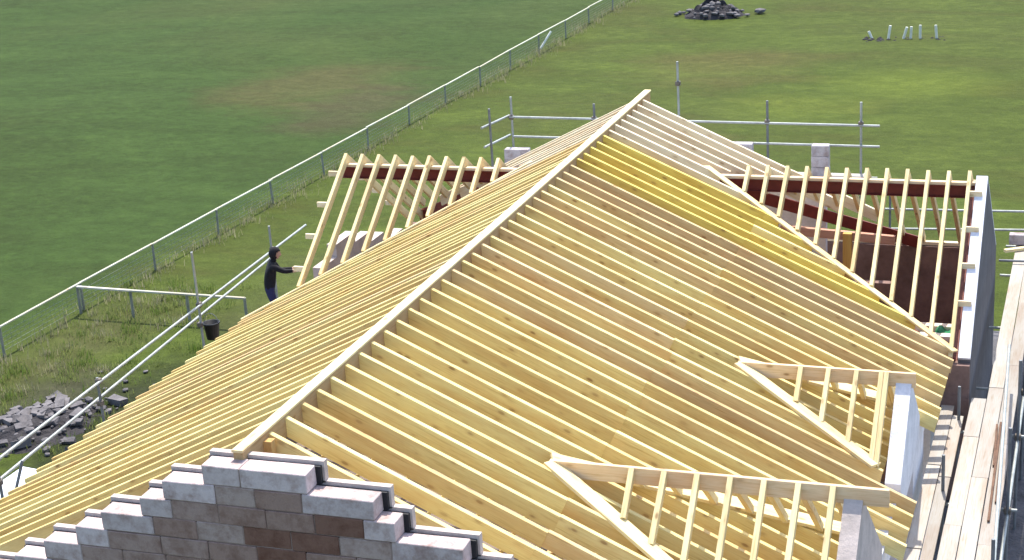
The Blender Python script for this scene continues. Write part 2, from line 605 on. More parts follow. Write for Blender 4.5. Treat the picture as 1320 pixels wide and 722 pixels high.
# purlins and the battens under the rafters
for x in (SEAM,):
    put('purlin', (x, -0.42, H - 0.305 - TR * x), (x, 12.4, H - 0.305 - TR * x), 0.10, 0.24, under=roof, color=timber('tan'))
    put('purlin', (-x, -0.42, H - 0.305 - TL * x), (-x, 12.4, H - 0.305 - TL * x), 0.10, 0.24, under=roof, color=timber('tan'))
for k in range(14):
    x = 0.45 + 0.41 * k
    if abs(x - SEAM) < 0.12: continue
    y1 = 11.3 if x > 5 else 12.2
    put('batten', (x, -0.45, H - 0.300 - TR * x), (x, y1, H - 0.300 - TR * x), 0.045, 0.025, under=roof, color=timber('cream'), bev=0.002)

# --- cross gable roofs
def cross_gable(sign, xs, t, x_out):
    name = 'cross_gable_roof'
    xi = (H - ZW) / t
    zs = ZW - 0.20
    rd = beam(name, (sign * (xi - 0.3), YW, zs), (sign * x_out, YW, zs), 0.11, 0.055, house, color=(0.78, 0.62, 0.42))
    rd.data = rd.data.copy()
    # steel I-beam under the packer
    v, f = [], []
    a, b = sorted((sign * (xi - 0.9), sign * (x_out + 0.05)))
    zt = zs - 0.058
    for w, z0, z1 in ((0.07, zt - 0.012, zt), (0.006, zt - 0.208, zt - 0.012), (0.07, zt - 0.22, zt - 0.208)):
        box_geo(v, f, (a, YW - w, z0), (b, YW + w, z1))
    s = mesh_obj('steel_beam', v, f, 'steel_red', house)
    hang(s, rd)
    tw = 0.064
    for x in xs:
        xa = abs(x)
        for d in (-1, 1):
            low = (t * xa - (H - ZW)) / TW            # where the valley cuts this rafter
            tail = 3.12 if d < 0 else 3.0
            if xa > W - 0.45: low = tail
            if d > 0 and xa > 4.9: low = 3.0
            low = min(low, tail)
            if low < 0.25: continue
            y0, y1 = YW + d * 0.004, YW + d * low
            dz = random.uniform(-0.012, 0.012)
            put('rafter', (x, y0, ZW + dz), (x + random.uniform(-.012, .012), y1, ZW - TW * low + dz), tw, 0.15, under=rd, color=timber('cream'), cut=(0.108, 0.0))
    # valley steels on the far side, timber valley board on the near side
    for d, far in ((1, True), (-1, False)):
        p0 = Vector((sign * (xi - 0.05), YW + d * 0.05, ZW - 0.24))
        low = 2.98
        xe = (H - ZW + TW * low) / t
        p1 = Vector((sign * min(xe, 5.25 if far else xe), YW + d * (low if not far else 2.86), ZW - TW * low - (0.20 if not far else 0.0)))
        if far and sign < 0:
            p0.z += 0.10
            p1.z += 0.16
        o = put('valley_beam', p0, p1, 0.10, 0.22, under=rd, mat='steel_red', color=(1, 1, 1))
    # near valley: a board along the cut ends of the main rafters
    nn = Vector((sign * t, 0, 1)).normalized()
    low = 2.99 if sign > 0 else 3.2
    xe = (H - ZW + TW * low) / t
    v0 = Vector((sign * (xi - 0.02), YW - 0.06, ZW - 0.03)) + nn * 0.012
    v1 = Vector((sign * xe, YW - low - 0.04, H - t * xe - 0.03)) + nn * 0.012
    put('valley_board', v0, v1, 0.17, 0.03, under=rd, upv=nn, color=timber('cream'))
    # gable ladder noggins and wall plates
    xo = max(abs(x) for x in xs)
    for k in range(4):
        yy = 0.35 + 0.62 * k
        for d in (-1, 1):
            put('noggin', (sign * (xo - 0.02), YW + d * yy, ZW - TW * yy - 0.012), (sign * (xo + 0.24), YW + d * yy, ZW - TW * yy - 0.012), 0.05, 0.10, under=rd, color=timber('pale'))
    return rd


def hang(o, par):
    """re-parent a mesh built under the house to a rotated part, keeping its place"""
    o.parent = par
    o.matrix_basis = WORLD[par.name].inverted() @ Matrix.Translation(house.location + o.location)


rg = cross_gable(1, [4.2406 + 0.3521 * i for i in range(-6, 7)], TR, 6.45)
tag(rg, 'open cross gable roof with a dark red steel ridge beam and a white gable wall')
lg = cross_gable(-1, [-5.4894 + 0.3521 * i for i in range(0, 11)], TL, 5.55)
tag(lg, 'open cross gable roof facing the fence, with stub noggins and no gable wall finish')

# gable walls of the cross gables
def rake(y, z, half, t, base, drop):
    return [(y - half, base), (y - half, z - t * half - drop), (y, z - drop), (y + half, z - t * half - drop), (y + half, base)]


gw = prism_wall('gable_wall', 'x', 6.46, 6.66, rake(YW, ZW, 3.02, TW, 0, 0.15), 'shaded_block', house)
tag(gw, 'gable wall of the steel-ridged cross gable, shade painted as dark grey')
for d in (-1, 1):
    beam('capping', (6.56, YW + d * 0.005, ZW - 0.085), (6.56, YW + d * 3.05, ZW - TW * 3.05 - 0.085), 0.195, 0.05, house, mat='render_white', color=(1, 1, 1))
tag(prism_wall('inner_gable_wall', 'x', 6.36, 6.445, rake(YW, ZW, 2.95, TW, 0, 0.26), 'brick_pink', house), 'pinkish red brick inner leaf of the cross gable')
box('side_wall', (-6.12, 11.26, 0), (-5.90, 16.9, 1.75), 'wall_beige', house)
# near return of the right wing and the far inner walls
box('return_wall', (5.2, 11.26, 0), (6.352, 12.44, 2.50), 'inner_block', house)
prism_wall('gable_wall', 'x', -5.82, -5.62, [(11.3, 0), (11.3, 2.0), (12.2, 2.0), (12.2, 2.42), (12.9, 2.42), (12.9, 2.85), (13.6, 2.85), (13.6, 3.10), (14.5, 3.10), (14.5, 2.88), (15.2, 2.88), (15.2, 2.65), (15.9, 2.65), (15.9, 2.42), (16.9, 2.42), (16.9, 0)], 'wall_beige', house)
prism_wall('return_wall', 'y', 11.02, 11.25, [(6.16, 0), (6.16, 2.42), (6.655, 2.42), (6.655, 0)], 'inner_block', house)
for z in (2.53, 2.44):
    pass
beam('wall_plate', (5.3, 11.88, 2.61), (6.44, 11.88, 2.61), 0.16, 0.105, house, color=(0.82, 0.78, 0.68))
beam('wall_plate', (5.3, 12.34, 2.61), (6.44, 12.34, 2.61), 0.16, 0.105, house, color=(0.78, 0.72, 0.60))
box('rear_wall', (-5.5, 16.92, 0), (6.352, 17.14, 2.50), 'inner_block', house)
beam('wall_plate', (1.5, 17.03, 2.58), (6.44, 17.03, 2.58), 0.11, 0.07, house, color=(0.82, 0.74, 0.55))
# inner cross wall and posts seen through the open gable
box('partition_wall', (2.6, 15.2, 0.1), (4.9, 15.36, 2.3), 'inner_block', house)
beam('post', (4.15, 14.9, 0.1), (4.15, 14.9, 3.35), 0.16, 0.12, house, upv=(0, 1, 0), color=(0.62, 0.40, 0.12), top=False)
beam('lintel', (2.9, 15.0, 3.42), (5.0, 15.0, 3.30), 0.10, 0.16, house, color=(0.52, 0.28, 0.20))
box('partition_wall', (-5.3, 15.2, 0.1), (-1.5, 15.36, 2.2), 'inner_block', house)
# far gable under the main roof
fg = prism_wall('rear_gable_wall', 'y', 15.85, 16.05, [(-3.6, 2.2), (-3.6, H - TL * 3.6 - 0.28), (0, H - 0.28), (3.6, H - TR * 3.6 - 0.28), (3.6, 2.2)], 'render_white', house)

# --- dormers
def dormer(d, label):
    y, zr, x1 = d['y'], d['z'], d['x1']
    xi = (H - zr) / TR
    rd = beam('dormer_roof', (xi - 0.06, y, zr), (x1, y + random.uniform(-.01, .01), zr - 0.005), 0.055, 0.21, house, color=(0.74, 0.56, 0.35))
    rd.data = rd.data.copy()
    tag(rd, label)
    x_foot = 5.94
    low_foot = (zr - (H - TR * x_foot)) / TD
    for s in (-1, 1):
        for x in d['jacks']:
            low = (zr - (H - TR * x)) / TD
            if x > 5.7: low = (zr - (H - TR * x)) / TD + 0.03
            if low < 0.12: continue
            dz = random.uniform(-.006, .006)
            w = 0.066
            put('rafter', (x, y + s * 0.028, zr + dz), (x + random.uniform(-.012, .012), y + s * low, zr - TD * low + dz + 0.03), w, 0.10, under=rd, color=timber('cream'), cut=(0.085, 0.0))
        # lay board flat on the main rafters
        n = Vector((TR, 0, 1)).normalized()
        a = Vector((xi - 0.05, y + s * 0.04, zr - 0.02)) + n * 0.03
        b = Vector((x_foot - 0.12, y + s * low_foot * 0.985, H - TR * (x_foot - 0.12))) + n * 0.035
        put('valley_board', a, b, 0.24, 0.045, under=rd, upv=n, color=timber('cream'))
    half = d['wallhalf']
    g = prism_wall('dormer_wall', 'x', 5.955, 6.165, rake(y, zr, half, TD, EZR - 0.25, 0.13), d['mat'], house)
    tag(g, d['wl'])
    return rd


DORM[0].update(wallhalf=1.18, mat='render_white', wl='white raking dormer gable wall')
DORM[1].update(wallhalf=1.75, mat='wall_beige', wl='beige raking dormer gable wall')
dormer(DORM[0], 'small dormer frame with four rafters, nearer the steel-ridged cross gable')
dormer(DORM[1], 'larger dormer frame with seven rafters, nearer the stepped block gable')

# --- stepped block gable at the near end
CH = 0.225
TOP0 = 5.48
right_end = [0.88, 1.62, 1.84, 2.57, 2.9, 3.5, 3.9, 4.4, 4.9, 5.4, 5.9]
left_end = [-0.35, -0.85, -1.16, -1.68, -2.05, -2.50, -2.92, -3.45, -3.9, -4.4, -4.9]
core_v, core_f = [], []
y0, y1 = -0.85, -0.60
for k in range(11):
    zt = TOP0 - CH * k
    box_geo(core_v, core_f, (left_end[k] + 0.012, y0 + 0.012, zt - CH - (0.0 if k < 10 else zt - CH - 0.0)), (right_end[k] - 0.012, y1 - 0.012, zt - 0.012 - 0.0005 * k))
wall = mesh_obj('stepped_gable_wall', core_v, core_f, 'mortar', house)
tag(wall, 'stepped gable wall of pale concrete blocks, bare along its raking edge')


def block_color(k):
    r = random.random()
    if k == 0: return (0.60, 0.49, 0.47)
    if r < 0.14: return (0.20, 0.105, 0.075)
    if r < 0.45: return (0.31, 0.205, 0.165)
    if r < 0.78: return (0.35, 0.245, 0.205)
    return (0.40, 0.30, 0.26)


def add_block(lo, hi, color):
    o = box('block', lo, hi, 'block', house, bevel=0.008, color=color, jit=0.004)
    mw = o.location.copy()
    o.parent = wall
    o.location = mw
    return o


for k in range(10):
    zt = TOP0 - CH * k
    le, re = left_end[k], right_end[k]
    cuts = [le]
    if k > 0:
        a, b = left_end[k - 1] + random.uniform(0.05, 0.14), right_end[k - 1] - random.uniform(0.05, 0.14)
        n = max(1, round((b - a) / 0.56))
        sh = random.uniform(-0.1, 0.1)
        cuts += [a] + [a + (b - a) * q / n + sh for q in range(1, n)] + [b]
    else:
        cuts += [0.10]
    cuts.append(re)
    for x, x2 in zip(cuts, cuts[1:]):
        exposed = x == le or x2 == re
        c = block_color(k)
        if exposed:
            c = random.choice([(0.60, 0.49, 0.47), (0.55, 0.445, 0.42), (0.51, 0.415, 0.395)])
        j = random.uniform(-0.008, 0.008)
        add_block((x + 0.004, y0 + j, zt - CH + 0.010), (x2 - 0.006, y1 + j * 0.5, zt + random.uniform(-.004, .004)), c)
# inner leaf with black shade painted into the cavity gap
iv, if_ = [], []
cv, cf = [], []
for k in range(11):
    zt = TOP0 - CH * k + 0.03
    zb = 0 if k == 10 else zt - CH - 0.02
    box_geo(iv, if_, (left_end[k] - 0.05, -0.55, zb), (right_end[k] + 0.07, -0.47, zt - 0.0006 * k))
    box_geo(cv, cf, (left_end[k] - 0.035, -0.597, zb), (right_end[k] + 0.045, -0.553, zt - 0.045 - 0.0006 * k))
inner = mesh_obj('inner_leaf', iv, if_, 'wall_beige', house)
cav = mesh_obj('cavity_shade', cv, cf, 'cavity', house)


# ------------------------------------------------------------------ scaffolds
def board(name, lo, hi, parent, color=None):
    """scaffold board lying along y"""
    a = Vector(((lo[0] + hi[0]) / 2, lo[1], hi[2]))
    b = Vector(((lo[0] + hi[0]) / 2 + random.uniform(-.008, .008), hi[1], hi[2] + random.uniform(-.004, .004)))
    return beam(name, a, b, round(hi[0] - lo[0], 3), round(hi[2] - lo[2], 3), parent, mat='board', color=color or timber('board'))


def coupler(p, parent):
    return box('coupler', (p[0] - .05, p[1] - .05, p[2] - .05), (p[0] + .05, p[1] + .05, p[2] + .05), 'coupler', parent, bevel=0.015)


TRR = 0.0245
# right-hand walkway
rs = thing('scaffold', 'tube scaffold with a long pale board walkway beside the dormers', 'scaffold', (7.0, 8, 0), 'tube scaffolds round the house')
ZB = 1.90
for row, (xa, xb, ya, yb) in enumerate([(6.70, 6.93, 3.0, 10.98), (6.94, 7.17, 3.0, 20.0), (7.18, 7.40, 3.0, 20.0)]):
    y = ya - [0.0, 1.7, 0.6][row]
    while y < yb - 0.2:
        e = min(y + random.uniform(2.9, 3.9), yb)
        if yb - e < 0.9: e = yb
        board('plank', (xa, y, ZB - 0.038), (xb, e - 0.012, ZB + random.uniform(-.006, .006)), rs)
        y = e
y = 2.6
for e in (5.9, 8.6, 10.9):
    board('plank', (6.25, y, ZB - 0.16), (6.45, e - 0.03, ZB - 0.12), rs, color=timber('board'))
    board('plank', (6.46, y - 0.4, ZB - 0.155), (6.63, e - 0.43, ZB - 0.115), rs, color=timber('board'))
    y = e
for y in (4.2, 7.6, 10.2, 12.05, 15.0, 18.0, 19.9):
    x = 7.47
    tube('standard', (x, y, 0), (x, y, 4.35 if y in (12.05, 19.9) else 2.9), TRR, rs, 'galv_dark')
    tube('transom', (6.45 if y < 11 else 6.70, y + 0.06, ZB - 0.30), (7.60, y + 0.06, ZB - 0.30), TRR, rs, 'galv')
    coupler((x, y + 0.03, ZB - 0.30), rs)
    if y < 11: tube('standard', (6.56, y + 0.12, 0), (6.56, y + 0.12, 2.35 if y > 5 else 1.9), TRR, rs, 'galv_dark')
tube('guard_rail', (7.52, 3.2, 2.60), (7.23, 11.6, 2.60), TRR, rs, 'galv')
tube('guard_rail', (7.50, 11.3, 2.95), (7.46, 20.4, 2.95), TRR, rs, 'galv_dark')
tube('ledger', (7.47, 2.5, ZB - 0.35), (7.47, 20.3, ZB - 0.35), TRR, rs, 'galv')
tube('guard_rail', (4.0, 20.0, 2.30), (7.9, 20.03, 2.36), TRR, rs, 'galv')
tube('guard_rail', (4.0, 20.0, 1.86), (7.9, 20.03, 1.97), TRR, rs, 'galv')
tube('transom', (6.68, 17.9, 1.66 + 0.30), (7.9, 17.95, 1.66 + 0.30), TRR, rs, 'galv_dark')
for x in (4.3, 5.9):
    tube('standard', (x, 20.05, 0), (x, 20.05, 2.7), TRR, rs, 'galv_dark')

# rusty laths and offcuts left on the walkway
for i, (x, y, L) in enumerate([(7.27, 6.6, 3.4), (7.33, 7.2, 2.6), (7.22, 8.4, 1.5)]):
    o = beam('timber_lath', (x, y, ZB + 0.04), (x - 0.05, y + L, ZB + 0.04), 0.035, 0.03, None, mat='rust', color=(1, 1, 1))
    tag(o, ['longest rust-brown lath lying between two others on the pale walkway', 'rust-brown lath lying closest to the outer guard rail of the walkway', 'shortest rust-brown lath, on the house side of the other two'][i], 'lath', 'brown laths on the walkway')
o = beam('timber_offcut', (6.75, 18.6, ZB + 0.065), (7.25, 18.9, ZB + 0.065), 0.10, 0.06, None, color=timber('cream'))
tag(o, 'short cream timber offcut on the far end of the board walkway', 'offcut')
o = box('concrete_block', (6.80, 19.1, ZB + 0.006), (7.22, 19.3, ZB + 0.22), 'block', None, 0.01, (0.45, 0.40, 0.40))
tag(o, 'grey block standing at the far end of the board walkway', 'block')

# left-hand scaffold
ls = thing('scaffold', 'tube scaffold with two pale guard rails along the eaves facing the fence', 'scaffold', (-7.2, 9, 0), 'tube scaffolds round the house')
tube('guard_rail', (-6.93, 2.6, 2.60), (-7.62, 16.3, 2.60), TRR, ls)
tube('guard_rail', (-7.05, 3.2, 2.20), (-7.96, 15.3, 2.20), TRR, ls)
PZ = 1.35
for y, top in ((4.3, 2.75), (7.4, 2.66), (11.2, 3.64), (14.6, 3.1)):
    x = -7.0 - (y - 4) * 0.05 - 0.04
    tube('standard', (x, y, 0), (x - 0.02, y, top), TRR, ls, 'galv_dark' if y < 11 else 'galv')
    tube('transom', (x - 0.15, y + 0.06, PZ - 0.07), (-6.2, y + 0.06, PZ - 0.07), TRR, ls)
    coupler((x, y, 2.60), ls)
    coupler((x - 0.03, y, 2.20), ls)
tube('ledger', (-7.02, 2.6, PZ - 0.12), (-7.62, 15.4, PZ - 0.12), TRR, ls, 'galv_dark')
for r, x in enumerate((-6.95, -6.71, -6.47)):
    y = 2.8
    while y < 15:
        e = min(y + 3.4 + 0.3 * r, 15.2)
        if 15.2 - e < 0.8: e = 15.2
        board('plank', (x - 0.11, y, PZ - 0.038), (x + 0.11, e - 0.015, PZ), ls)
        y = e
tube('brace', (-7.0, 4.0, 1.2), (-6.75, 4.5, 2.5), TRR, ls, 'galv_dark')

# far scaffold round the rear gable
fs = thing('scaffold', 'tube scaffold with double guard rails behind the far gable', 'scaffold', (0, 17.8, 0), 'tube scaffolds round the house')
FY = 17.8
tube('guard_rail', (-3.35, FY, 4.70), (4.35, FY, 4.66), TRR, fs)
tube('guard_rail', (-3.30, FY, 4.28), (4.35, FY, 4.24), TRR, fs)
for x, top in ((-3.32, 5.12), (-1.50, 5.0), (0.30, 5.9), (2.12, 5.12), (3.98, 5.12)):
    tube('standard', (x, FY + 0.06, 0), (x, FY + 0.06, top), TRR, fs, 'galv' if x in (-3.32, 3.98, .3) else 'galv_dark')
    coupler((x, FY + 0.03, 4.69), fs)
    tube('transom', (x + 0.06, FY - 0.95, 3.62), (x + 0.06, FY + 0.2, 3.62), TRR, fs)
tube('standard', (-3.52, FY - 0.75, 0), (-3.52, FY - 0.75, 5.05), TRR, fs, 'galv_dark')
tube('guard_rail', (-3.40, FY + 0.12, 4.70), (-3.62, FY - 1.0, 4.70), TRR, fs)
tube('guard_rail', (-3.40, FY + 0.12, 4.28), (-3.60, FY - 0.95, 4.28), TRR, fs)
coupler((0.30, FY + 0.06, 5.45), fs)
tube('ledger', (-3.6, FY + 0.1, 3.57), (4.3, FY + 0.1, 3.57), TRR, fs)
for r in range(4):
    yy = FY - 0.85 + 0.235 * r
    for xa, xb in ((-3.7, 0.2), (0.22, 4.1)):
        beam('plank', (xa, yy, 3.69), (xb, yy, 3.69), 0.225, 0.038, fs, mat='board', color=timber('board'))


def block_stack(x, y, z, n, label, w=0.44, d=0.215, h=0.215, rz=0.0, cat='block'):
    for k in range(n):
        c = random.choice([(0.52, 0.48, 0.49), (0.46, 0.43, 0.44)])
        o = box('concrete_block', (x - w / 2, y - d / 2, z + k * (h + .004)), (x + w / 2, y + d / 2, z + k * (h + .004) + h), 'block', None, 0.01, c, 0.003)
        o.rotation_euler.z = rz + random.uniform(-.05, .05)
        tag(o, label[k], cat, 'spare blocks on the far scaffold')


block_stack(-3.08, 17.40, 3.694, 2, ['lower pale block of the pair in the far scaffold corner by its return rail', 'upper pale block of the pair in the far scaffold corner by its return rail'], 0.52)
block_stack(1.62, 17.45, 3.694, 3, ['bottom pale block stacked just past the bright far verge', 'middle pale block stacked just past the bright far verge', 'top pale block stacked just past the bright far verge'], 0.55)
block_stack(2.28, 17.35, 3.694, 1, ['single small grey block between the two stacks beyond the cross gable'], 0.30)
block_stack(3.25, 17.45, 3.694, 3, ['lowest block of the tall stack beyond the steel ridge beam', 'second block of the tall stack beyond the steel ridge beam', 'top white block of the tall stack beyond the steel ridge beam'], 0.34)

# ------------------------------------------------------------------ small things about the house
# green netting strap tied on the wing's wall plate
gn = []
gfc = []
for i in range(9):
    a = i / 8
    wv = 0.05 + 0.03 * math.sin(a * math.pi)
    for s, zz in ((-1, 0.0), (1, 0.0), (1, 0.05 + 0.03 * math.sin(a * 9)), (-1, 0.05 + 0.025 * math.sin(a * 7 + 1))):
        gn.append((6.02 + 0.34 * a, 12.10 + s * wv * 2.2, 2.505 + zz * 1.8))
for i in range(8):
    for q in range(4):
        gfc.append([4 * i + q, 4 * i + (q + 1) % 4, 4 * i + 4 + (q + 1) % 4, 4 * i + 4 + q])
gfc += [[3, 2, 1, 0], [32, 33, 34, 35]]
tag(mesh_obj('netting_bundle', gn, gfc, 'green_fabric', smooth=True), 'small green netting bundle between the two pale wall plates of the cross gable', 'netting')

# pale insulation sheets on the left scaffold
tag(box('insulation_sheet', (-8.0, 4.5, 1.46), (-7.12, 6.0, 1.56), 'white_sheet', None, 0.01), 'white insulation sheet lying over the scaffold edge near the stepped wall', 'sheet')
bpy.data.objects['insulation_sheet'].rotation_euler = (0.02, 0.05, -0.06)
# insulation pack by the second dormer
tag(box('insulation_pack', (5.5, 1.05, EZR - 0.02), (5.8, 1.75, EZR + 0.42), 'white_sheet', None, 0.02), 'pale pack tucked inside the larger dormer beside its beige wall', 'pack')

# black bucket hung by the left scaffold standard
bk = thing('bucket', 'black bucket hanging on the guard rail of the fence-side scaffold', 'bucket', (-7.1, 11.05, 2.0))
bv, bf = [], []
n = 20
prof = [(0.0, 0.0), (0.115, 0.0), (0.15, 0.30), (0.162, 0.30), (0.162, 0.325), (0.146, 0.325), (0.11, 0.02), (0.0, 0.02)]
for r, z in prof:
    for i in range(n):
        t = 2 * math.pi * i / n
        bv.append((-7.1 + r * math.cos(t), 11.05 + r * math.sin(t), 2.0 + z))
for k in range(len(prof) - 1):
    for i in range(n):
        j = (i + 1) % n
        bf.append([k * n + i, k * n + j, (k + 1) * n + j, (k + 1) * n + i])
mesh_obj('body', bv, bf, 'black_plastic', bk, smooth=True)
hv, hf = [], []
pts = [(-7.1 + 0.155 * math.cos(math.pi * i / 8), 11.05, 2.30 + 0.20 * math.sin(math.pi * i / 8)) for i in range(9)]
for a, b in zip(pts, pts[1:]): tube_mesh(hv, hf, a, b, 0.006, 6)
mesh_obj('handle', hv, hf, 'galv_dark', bk)


# ------------------------------------------------------------------ the worker
def worker(loc, rz):
    root = thing('person', 'person in a black jacket and hood reaching to the cross gable rafters', 'person', loc)
    J = {  # joint: position, radius  (facing +X locally, z up)
        'pelvis': ((0, 0, 0.93), 0.145), 'waist': ((0.03, 0, 1.08), 0.135), 'chest': ((0.09, 0, 1.28), 0.155), 'neckb': ((0.13, 0, 1.44), 0.075),
        'neck': ((0.155, 0, 1.50), 0.060),
        'hl': ((0, 0.10, 0.88), 0.10), 'kl': ((0.07, 0.12, 0.50), 0.070), 'al': ((-0.01, 0.12, 0.10), 0.048), 'tl': ((0.14, 0.13, 0.045), 0.038),
        'hr': ((0, -0.10, 0.88), 0.10), 'kr': ((0.10, -0.13, 0.50), 0.070), 'ar': ((0.04, -0.14, 0.10), 0.048), 'tr': ((0.19, -0.16, 0.045), 0.038),
        'sl': ((0.10, 0.19, 1.40), 0.072), 'el': ((0.24, 0.25, 1.17), 0.052), 'wl': ((0.46, 0.20, 1.19), 0.036),
        'sr': ((0.10, -0.19, 1.40), 0.072), 'er': ((0.33, -0.24, 1.28), 0.052), 'wr': ((0.58, -0.20, 1.27), 0.036),
    }
    E = [('pelvis', 'waist'), ('waist', 'chest'), ('chest', 'neckb'), ('neckb', 'neck'), ('pelvis', 'hl'), ('hl', 'kl'), ('kl', 'al'), ('al', 'tl'),
         ('pelvis', 'hr'), ('hr', 'kr'), ('kr', 'ar'), ('ar', 'tr'), ('chest', 'sl'), ('sl', 'el'), ('el', 'wl'), ('chest', 'sr'), ('sr', 'er'), ('er', 'wr')]
    names = list(J)

    def skin(nm, pts, edges, rad, root_i, sub, mats, pick):
        me = bpy.data.meshes.new(nm)
        me.from_pydata(pts, edges, [])
        o = bpy.data.objects.new(nm, me)
        COL.objects.link(o)
        mod = o.modifiers.new('skin', 'SKIN')
        mod.use_smooth_shade = True
        for i, r in enumerate(rad):
            me.skin_vertices[0].data[i].radius = (r, r)
            me.skin_vertices[0].data[i].use_root = (i == root_i)
        ss = o.modifiers.new('sub', 'SUBSURF'); ss.levels = sub; ss.render_levels = sub
        dg = bpy.context.evaluated_depsgraph_get()
        new = bpy.data.meshes.new_from_object(o.evaluated_get(dg))
        bpy.data.objects.remove(o)
        new.materials.clear()
        for mt in mats: new.materials.append(M[mt])
        for p in new.polygons:
            p.use_smooth = True
            p.material_index = pick(p.center)
        return new
    pts = [J[k][0] for k in names]
    rad = [J[k][1] for k in names]
    ed = [(names.index(a), names.index(b)) for a, b in E]
    # hands: palm and five bent fingers each, grown from the wrist
    for w, sy in (('wl', 1), ('wr', -1)):
        wi = names.index(w)
        wx = Vector(J[w][0])
        palm = len(pts); pts.append(tuple(wx + Vector((0.075, 0, 0.0)))); rad.append(0.032); ed.append((wi, palm))
        for q, (dy, L) in enumerate(((0.030, 0.030), (0.010, 0.036), (-0.010, 0.033), (-0.030, 0.026))):
            a = len(pts); pts.append(tuple(wx + Vector((0.115, dy, 0.002)))); rad.append(0.0095); ed.append((palm, a))
            b = len(pts); pts.append(tuple(wx + Vector((0.115 + L, dy * 1.1, -0.008)))); rad.append(0.0088); ed.append((a, b))
            c = len(pts); pts.append(tuple(wx + Vector((0.115 + L * 1.45, dy * 1.1, -0.035)))); rad.append(0.008); ed.append((b, c))
        a = len(pts); pts.append(tuple(wx + Vector((0.07, -sy * 0.045, -0.012)))); rad.append(0.011); ed.append((palm, a))
        b = len(pts); pts.append(tuple(wx + Vector((0.115, -sy * 0.058, -0.028)))); rad.append(0.009); ed.append((a, b))

    def pick(c):
        if c.x > 0.49 or (c.x > 0.60): return 2 if (c.z > 1.1) else 1
        if c.z < 0.11: return 0
        return 1 if c.z < 0.94 else 0
    body = skin('body', pts, ed, rad, names.index('pelvis'), 2, ['cloth_black', 'cloth_blue', 'skin'], pick)
    link(bpy.data.objects.new('body', body), root)
    # head with brow, nose, chin and ears, under a hood
    bm = bmesh.new()
    bmesh.ops.create_uvsphere(bm, u_segments=28, v_segments=20, radius=0.11)
    for v in bm.verts:
        x, y, z = v.co
        x *= 0.92; y *= 0.76; z *= 1.12
        if x > 0.05:
            x += 0.022 * math.exp(-((y / 0.016) ** 2 + ((z + 0.005) / 0.026) ** 2))          # nose
            x -= 0.012 * math.exp(-(((abs(y) - 0.032) / 0.016) ** 2 + ((z - 0.018) / 0.014) ** 2))   # eyes
            x -= 0.006 * math.exp(-((y / 0.024) ** 2 + ((z + 0.052) / 0.006) ** 2))          # mouth
            x += 0.008 * math.exp(-((y / 0.022) ** 2 + ((z + 0.09) / 0.018) ** 2))           # chin
        if z < -0.04: y *= 0.88
        y += math.copysign(0.016, y) * math.exp(-((x / 0.018) ** 2 + ((z) / 0.028) ** 2)) if abs(y) > 0.06 else 0   # ears
        v.co = (x, y, z)
    hm = bpy.data.meshes.new('head'); bm.to_mesh(hm); bm.free()
    hm.materials.append(M['skin'])
    for p in hm.polygons: p.use_smooth = True
    head = link(bpy.data.objects.new('head', hm), root)
    head.location = (0.19, 0, 1.60); head.rotation_euler = (0, 0.28, 0)
    bm = bmesh.new()
    bmesh.ops.create_uvsphere(bm, u_segments=24, v_segments=18, radius=0.122)
    rm = []
    for v in bm.verts:
        x, y, z = v.co
        v.co = (x * 0.96 - 0.010, y * 0.86, z * 1.10)
        if x > 0.06 and z < 0.055: rm.append(v)
    bmesh.ops.delete(bm, geom=rm, context='VERTS')
    hm = bpy.data.meshes.new('hood'); bm.to_mesh(hm); bm.free()
    hm.materials.append(M['cloth_black'])
    for p in hm.polygons: p.use_smooth = True
    hood = link(bpy.data.objects.new('hood', hm), root)
    hood.location = (0.185, 0, 1.605); hood.rotation_euler = (0, 0.28, 0)
    sm = hood.modifiers.new('thick', 'SOLIDIFY'); sm.thickness = 0.008
    root.rotation_euler.z = rz
    return root


worker((-7.0, 13.25, PZ), math.radians(28))
# lilac sheet on a packer beside the worker
pv, pf = [], []
for j in range(7):
    for i in range(9):
        x = -6.62 + 0.055 * i
        y = 12.95 + 0.06 * j
        pv.append((x, y, 2.02 + 0.05 * math.sin(i * 1.1 + j) + 0.04 * math.sin(j * 1.7)))
for j in range(6):
    for i in range(8):
        a = j * 9 + i
        pf.append([a, a + 1, a + 10, a + 9])
ps = mesh_obj('dust_sheet', pv, pf, 'purple_cloth', smooth=True)
md = ps.modifiers.new('thick', 'SOLIDIFY'); md.thickness = 0.012
tag(ps, 'crumpled lilac dust sheet in front of the person on the scaffold', 'sheet')
pk = thing('block_pallet', 'low stack of pale blocks on the scaffold under the lilac sheet', 'blocks', (-6.45, 13.1, PZ))
for k in range(3):
    for s in (0, 1):
        box('block', (-6.66 + s * 0.225, 12.92, PZ + 0.002 + k * 0.205), (-6.45 + s * 0.225, 13.35, PZ + 0.2 + k * 0.205), 'block', pk, 0.008, (0.62, 0.58, 0.62))


# ------------------------------------------------------------------ fences
def fence_x(y):
    return -14.12 + (y - 16.9) * 0.047


fence = thing('boundary_fence', 'long low wire fence with a white top rail dividing the pasture', 'fence', (fence_x(30), 30, 0))


def gz(x, y):
    return 0.0


